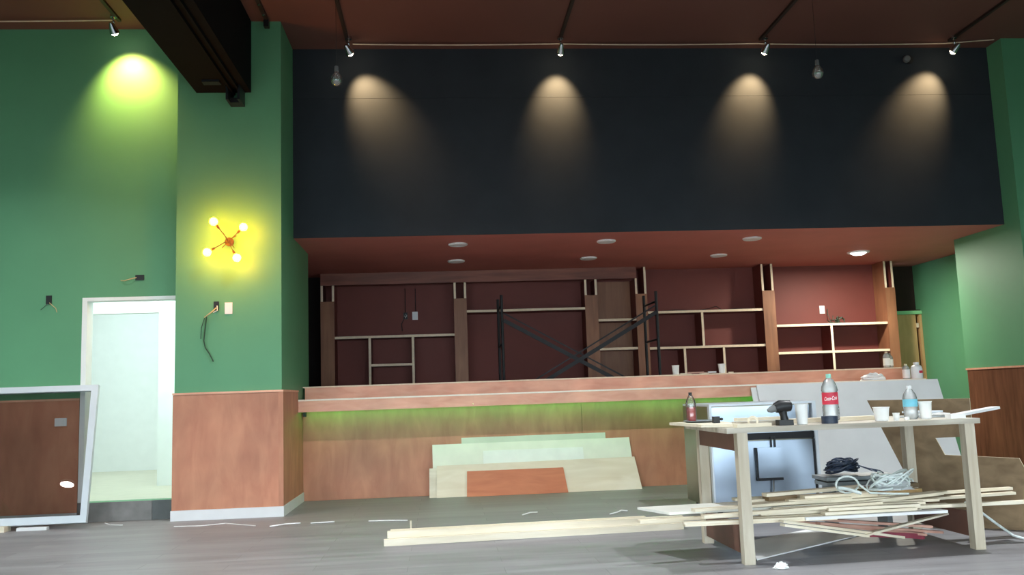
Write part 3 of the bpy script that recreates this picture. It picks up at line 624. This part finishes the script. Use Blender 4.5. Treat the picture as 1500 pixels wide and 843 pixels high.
# cordless drill standing on its battery, nose to the left
dc = Vector((2.215, 5.68, ZT + .001)); t = thing('cordless_drill', 'black cordless drill standing on the workbench with its nose to the left', 'drill', dc)
MB().box(dc + Vector((-.045, -.035, 0)), dc + Vector((.05, .035, .035))).build('battery', M['dark'], t)
MB().tube([dc + Vector((.005, 0, .03)), dc + Vector((0, 0, .06)), dc + Vector((-.008, 0, .10))], [.027, .023, .03], 10).build('handle', M['dark'], t)
MB().tube([dc + Vector((.055, 0, .125)), dc + Vector((.045, 0, .125)), dc + Vector((-.02, 0, .122)), dc + Vector((-.055, 0, .112))], [.022, .036, .042, .032], 14).build('motor_housing', M['dark'], t)
MB().tube([dc + Vector((-.056, 0, .112)), dc + Vector((-.085, 0, .103)), dc + Vector((-.105, 0, .098))], [.024, .021, .011], 12).build('chuck', M['sensor'], t)
cup('paper_cup', 'tall white paper cup right of the cordless drill', (2.34, 5.69, ZT + .001), .042, .135)
# big soda bottle
cc = Vector((2.615, 5.86, ZT + .001))
t = thing('soda_bottle', 'big clear soda bottle with a red label on the workbench', 'bottle', cc)
r, h = .054, .325
MB().lathe(cc, [(0, .004), (r * .7, .001), (r, .02), (r, .10), (r * .94, .115), (r * .94, .205), (r, .215), (r * .9, .245), (r * .6, .28), (r * .28, .298), (r * .27, h - .02)], 28).build('shell', M['clear'], t)
MB().lathe(cc, [(0, h), (.0155, h), (.017, h - .004), (.017, h - .028), (0, h - .028)], 18).build('cap', M['bluecap'], t)
lb = MB().lathe(cc, [(r * .95 + .001, .12), (r * .95 + .001, .20)], 36, cap=False).build('bottle_label', M['redlabel'], t)
cu = bpy.data.curves.new('script', 'FONT'); cu.body = 'Coca-Cola'; cu.size = .034; cu.shear = .35; cu.align_x = 'CENTER'; cu.offset = .0006
to = bpy.data.objects.new('lettering', cu); COL.objects.link(to); bpy.context.view_layer.update()
me = bpy.data.meshes.new_from_object(to.evaluated_get(bpy.context.evaluated_depsgraph_get())); COL.objects.unlink(to); bpy.data.objects.remove(to)
bm = bmesh.new(); bm.from_mesh(me); bmesh.ops.subdivide_edges(bm, edges=[e for e in bm.edges if e.calc_length() > .004], cuts=2, use_grid_fill=False)
rr = r * .95 + .0022
for v in bm.verts:
    a = v.co.x / rr * .62; z = .149 + v.co.y * 1.05 + v.co.x * .06
    v.co = Vector((rr * math.sin(a - .35), -rr * math.cos(a - .35), z))
bm.to_mesh(me); bm.free(); me.materials.append(M['whiteprint'])
lo = bpy.data.objects.new('lettering', me); COL.objects.link(lo); lo.parent = lb
t = thing('tape_roll', 'black tape roll lying in front of the big soda bottle', 'tape', (2.53, 5.70, ZT + .001))
MB().lathe((2.53, 5.70, ZT + .001), [(.03, 0), (.052, 0), (.052, .048), (.03, .048), (.03, 0)], 24, cap=False).build('roll', M['darkblue'], t)
cup('paper_cup', 'wide white cup on the workbench left of the blue-labelled bottle', (2.92, 5.77, ZT + .001), .052, .092)
cup('paper_cup', 'very small white cup touching the right side of the wide white cup', (2.995, 5.72, ZT + .001), .022, .052)
tag(MB().lathe((3.083, 5.75, ZT + .001), [(0, .022), (.014, .022), (.016, .018), (.016, 0), (0, 0)], 16).build('bottle_cap', M['plastic'], None, (3.083, 5.75, ZT)), 'loose white cap in front of the blue-labelled bottle', 'cap')
bottle('water_bottle', 'clear water bottle with a light blue label on the workbench', (3.185, 5.88, ZT + .001), .046, .225, 'plastic', [(.085, .135, 'bluelabel')], neck=.36, capr=.36)
cup('paper_cup', 'white paper cup at the right of the blue-labelled bottle', (3.262, 5.83, ZT + .001), .042, .118)
for i, (x, y, sx, sy, a, lab, m) in enumerate(((3.40, 6.10, .13, .12, .2, 'grey sheet at the bottom of the paper pile on the workbench', 'alu'), (3.42, 6.08, .11, .10, -.15, 'white sheet in the middle of the paper pile on the workbench', 'paper'), (3.40, 6.12, .09, .10, .5, 'pale sheet on top of the paper pile on the workbench', 'alu'))):
    z = ZT + .002 + i * .016; q = Matrix.Rotation(a, 3, 'Z')
    tag(MB().slab([Vector((x, y, z)) + q @ Vector(p) for p in ((-sx, -sy, 0), (sx, -sy, 0), (sx, sy, 0), (-sx, sy, 0))], (0, 0, .012)).build('paper_sheet', M[m], None, (x, y, z)), lab, 'paper')
tag(MB().bar((3.46, 5.86, ZT + .022), (3.87, 6.0, ZT + .062), .07, .018).build('batten', M['plastic'], None, (3.6, 5.9, ZT)), 'white batten sticking out over the right end of the workbench', 'batten')
tag(MB().slab([(3.36, 5.70, ZT + .001), (3.47, 5.71, ZT + .001), (3.47, 5.78, ZT + .001), (3.36, 5.77, ZT + .001)], (0, 0, .03)).build('wood_block', M['plastic'], None, (3.4, 5.74, ZT)), 'small white block at the right front corner of the workbench', 'block')

# ================================================================== WOOD PILE UNDER THE BENCH
GP = 'loose strips piled under the workbench'
def strip(a, b, wd, th, m, lab, name='wood_strip', grp=GP):
    o = MB().bar(a, b, wd, th).build(name, M[m], None, a)
    return tag(o, lab, 'wood strip', grp)
tag(MB().slab([(1.33, 6.2, .288), (1.47, 5.86, .288), (2.45, 5.92, .288), (2.45, 6.30, .288)], (0, 0, .016)).build('wide_board', M['mdf3'], None, (1.4, 6, .28)), 'wide whitish board sticking out left from the pile under the workbench', 'board')
strip((1.619, 5.83, .325), (2.74, 5.98, .338), .06, .018, 'pine', 'white-edged strip on the wide board at the left of the pile')
strip((1.637, 5.68, .303), (2.88, 5.80, .322), .05, .02, 'pine', 'pale strip along the front left of the pile, just above the double one')
strip((1.25, 5.80, .274), (2.2, 5.94, .27), .045, .02, 'ply', 'cream strip sticking out farthest left below the wide board')
strip((1.515, 5.70, .263), (2.60, 5.70, .263), .05, .0135, 'pine', 'upper of the two doubled strips in front of the left leg', grp=None)
strip((1.520, 5.70, .249), (2.52, 5.70, .249), .055, .0125, 'ply', 'lower of the two doubled strips in front of the left leg', grp=None)
strip((2.10, 5.53, .250), (2.72, 5.70, .130), .05, .016, 'pine', 'white strip slanting down to the right from the left leg, shorter one')
strip((2.12, 5.60, .262), (3.06, 5.90, .075), .05, .016, 'pine', 'white strip slanting down to the right to the red strap, longer one')
strip((2.20, 6.10, .372), (2.95, 6.22, .385), .07, .022, 'pine', 'white strip on top of the pile in front of the fridge')
strip((2.22, 6.13, .346), (2.43, 6.16, .349), .09, .03, 'shadeply', 'short dark block under the top strip in front of the fridge')
strip((2.43, 6.0, .358), (2.95, 6.02, .362), .08, .03, 'ply', 'cream thick strip on the middle of the pile')
strip((2.30, 5.95, .340), (2.75, 5.97, .342), .06, .022, 'ply', 'cream short strip in front of the middle of the pile')
strip((2.85, 6.22, .362), (3.40, 6.30, .378), .08, .03, 'shadeply', 'thick tan strip near the right back leg')
strip((2.95, 6.12, .340), (3.38, 6.22, .345), .06, .025, 'tan', 'tan strip below the thick one near the right back leg')
strip((2.7, 5.92, .312), (3.40, 6.0, .345), .10, .02, 'pine', 'broad pale strip ending left of the right front leg')
strip((2.50, 5.98, .332), (4.0, 6.12, .338), .045, .018, 'pine', 'upper pale strip sticking out right past the workbench')
strip((2.45, 5.98, .290), (3.98, 6.06, .312), .045, .018, 'pine', 'middle pale strip sticking out right past the workbench')
strip((2.60, 5.88, .272), (4.15, 5.88, .276), .045, .022, 'pine', 'lowest and longest pale strip sticking out right past the workbench')
strip((2.42, 5.75, .216), (3.40, 6.02, .075), .05, .016, 'redwood', 'reddish strip slanting down to the floor, upper one')
strip((2.25, 5.76, .235), (3.26, 5.98, .072), .05, .016, 'redwood', 'reddish strip slanting down to the floor, lower one')
strip((2.35, 5.86, .238), (3.30, 5.97, .125), .06, .016, 'redwood', 'reddish flat strip under the front of the pile')
strip((2.80, 5.80, .128), (3.44, 6.0, .198), .04, .012, 'pine', 'thin pale strip rising to the right front leg')
strip((2.72, 5.76, .118), (3.20, 5.94, .165), .025, .012, 'pine', 'short thin pale strip crossing the reddish ones')
rn = random.Random(5)
for j in range(4):
    for k in range(6):
        y = 5.70 + .105 * k + .02 * j; z = .262 + .0215 * j; x0 = 1.96 + .55 * rn.random(); x1 = 2.95 + .42 * rn.random(); dy = rn.uniform(-.012, .012)
        if k < 2 and j == 3: continue
        strip((x0, y - dy, z), (x1, y + dy, z + .002), .05 + .03 * rn.random(), .018, rn.choice(['pine', 'pine', 'ply', 'pine', 'gypsum']), 'pale thin wood strip buried in the pile under the workbench', grp='buried strips in the pile')
tag(MB().slab([(1.98, 5.70, .002), (3.0, 6.41, .002), (2.74, 6.75, .002), (2.15, 6.37, .002)], (0, 0, .008)).build('thin_sheet', M['gypsum'], None, (2.4, 6.2, 0)), 'thin grey sheet lying on the floor under the workbench', 'sheet')
# red strap loop
pts = [(2.75, 5.80, .10), (2.95, 5.86, .075), (3.12, 5.91, .055), (3.24, 5.96, .035), (3.285, 6.02, .03), (3.25, 6.07, .045), (3.15, 6.08, .062), (2.95, 6.05, .085)]
mb = MB()
for a, b in zip(pts, pts[1:]): mb.slab([Vector(a), Vector(b), Vector(b) + Vector((0, 0, .035)), Vector(a) + Vector((0, 0, .035))], (.002, .004, 0))
tag(mb.build('strap', M['redstrap'], None, (3.1, 5.95, .03)), 'dark red strap looped round the low end of the pile', 'strap')
# grey case and cables behind the pile
t = thing('grey_case', 'flat grey case on two posts behind the wood pile', 'case', (3.08, 6.70, 0))
B((2.86, 6.56, .345), (3.40, 6.80, .372), 'shelf', M['greybox'], t)
B((2.85, 6.55, .385), (3.42, 6.82, .412), 'lid', M['greybox'], t); B((2.88, 6.58, .373), (3.38, 6.80, .384), 'gap', M['gasket'], t)
for x in (2.90, 3.32): B((x, 6.60, .011 if x < 3 else .001), (x + .04, 6.76, .344), 'leg', M['greybox'], t)
def coil(mb, c, rx, ry, rz, turns, r, seed, n=14):
    rd = random.Random(seed); c = Vector(c)
    pts = []
    a0 = rd.random() * 6; tx, ty = rd.uniform(-.6, .6), rd.uniform(-.5, .5); k1 = rd.uniform(.6, 1)
    for i in range(int(turns * n) + 1):
        a = a0 + 2 * PI * i / n; k = k1 * (1 + .12 * math.sin(a * .37 + a0))
        x, y = rx * k * math.cos(a), ry * k * math.sin(a)
        pts.append(c + Vector((x, y, max(-.5 * rz, rz * .5 * math.sin(a * 1.3 + a0) + tx * x * .5 + ty * y * .5))))
    mb.tube(pts, r, 6)
mb = MB()
for k in range(9): coil(mb, (3.03, 6.68, .455 + .006 * k), .12, .09, .05, 2.2, .006, 20 + k)
for k in range(3): mb.tube([(3.05 + .03 * k, 6.68, .5), (3.16 + .03 * k, 6.66, .48 - .01 * k), (3.25 + .03 * k, 6.64, .44), (3.33, 6.62, .422)], .004, 6)
tag(mb.build('cable_coil', M['darkblue'], None, (3.03, 6.68, .415)), 'heap of dark blue cable on the grey case behind the pile', 'cable')
mb = MB()
for k in range(8): coil(mb, (3.03 + .025 * (k % 3), 5.99, .425), .15, .08, .09, 1.7, .006, 50 + k)
tag(mb.build('cable_coil', M['wire'], None, (3.02, 6.0, .38)), 'pale cable coil and loops on top of the wood pile', 'cable')
mb = MB(); 
mb.tube([(2.72 + .075 * math.cos(a), 5.92 + .02 * math.sin(a * .5), .425 + .055 * math.sin(a)) for a in [i * .45 for i in range(15)]] + [(2.85, 5.88, .37), (3.0, 5.86, .36), (3.1, 5.84, .358)], .007, 8)
mb.tube([(2.64, 5.90, .41), (2.70, 5.88, .40), (2.78, 5.86, .372)], .012, 8)
tag(mb.build('cable_coil', M['wire'], None, (2.72, 5.9, .36)), 'upright loop of grey cable left of the pale coil on the pile', 'cable')
blob('plastic_wrap', 'crumpled clear polythene among the pale cables on the wood pile', 'wrap', (3.06, 5.97, .372), .13, .07, .07, 'bag', 11, .6)

# ================================================================== BROWN PLYWOOD BEHIND THE BENCH
P1 = Vector((3.348, 6.83, .968)); th = math.radians(42); du = Vector((math.cos(th), -math.sin(th), 0)); nb = Vector((math.sin(th), math.cos(th), 0)); dv = nb * .17 - Vector((0, 0, 1))
out = [(0, 0), (.734, .003), (.723, .285), (.464, .296), (.515, .424), (1.008, .443), (1.20, .966), (.36, .966)]
tag(MB().slab([P1 + du * a + dv * b for a, b in out], nb * .018, 0, 1).build('plywood_board', [M['shadeply'], M['edge']], None, (3.9, 6.5, 0)), 'brown notched plywood board leaning behind the right end of the workbench', 'board')


# ================================================================== LUMBER AND LITTER ON THE FLOOR
GL = 'timber battens on the floor'
strip((-.465, 6.975, .052), (1.885, 7.11, .052), .05, .05, 'pine', 'bottom front timber of the bundle on the floor left of the workbench', 'timber_batten', GL)
strip((-.43, 7.035, .052), (1.88, 7.17, .052), .05, .05, 'ply', 'bottom rear timber of the bundle on the floor left of the workbench', 'timber_batten', GL)
strip((-.44, 7.02, .1045), (1.89, 7.125, .1045), .05, .05, 'pine', 'top front timber of the bundle on the floor left of the workbench', 'timber_batten', GL)
strip((-.42, 7.085, .1045), (1.60, 7.19, .1045), .05, .05, 'pine', 'top rear timber of the bundle on the floor left of the workbench', 'timber_batten', GL)
def floor_strip(pts, lab, r=.006): tag(MB().tube([(x, y, r + .001 + z) for x, y, z in pts], r, 6).build('plastic_strip', M['plastic'], None, pts[0]), lab, 'strip', 'white strips on the floor')
floor_strip([(-1.573, 8.342, 0), (-1.441, 8.385, .01), (-1.322, 8.478, 0)], 'short white plastic strip on the floor nearest the green pier')
floor_strip([(-1.225, 8.446, 0), (-1.011, 8.465, 0)], 'short straight white strip on the floor, second from the green pier')
floor_strip([(-.695, 8.405, 0), (-.5, 8.35, .004), (-.338, 8.33, 0)], 'white strip on the floor behind the left end of the timber bundle')
floor_strip([(.712, 8.344, 0), (.79, 8.37, .015), (.866, 8.486, 0)], 'curled white strip on the floor in front of the leaning offcuts')
floor_strip([(1.486, 8.122, 0), (1.56, 8.15, .01), (1.62, 8.25, .012), (1.685, 8.295, 0)], 'curled white strip on the floor in front of the right end of the offcuts')
floor_strip([(-2.503, 8.656, 0), (-2.25, 8.62, 0), (-2.053, 8.72, 0), (-1.72, 8.45, 0)], 'long thin white strip on the floor along the pier skirting', .004)
tag(B((-.30, 7.86, .001), (-.285, 7.90, .06), 'peg', M['pine'], None, (-.29, 7.88, 0)), 'tiny upright wood peg on the floor behind the timber bundle', 'peg')
floor_strip([(-3.30, 9.15, 0), (-3.2, 9.0, 0), (-3.06, 8.93, 0)], 'thin white strip on the floor before the doorway step', .004)
tag(MB().tube([(3.56, 5.96, .265), (3.72, 6.10, .20), (3.86, 6.10, .09), (3.92, 6.02, .02), (3.94, 5.95, .012), (4.05, 5.85, .011), (4.3, 5.8, .011)], .009, 8).build('hanging_cable', M['wire'], None, (3.9, 6.0, 0)), 'white cable hanging from the pile to the floor right of the workbench', 'cable')

blob('crumpled_paper', 'small ball of white paper on the floor in front of the workbench', 'paper', (2.03, 5.42, .001), .045, .03, .035, 'paper', 8, .5)
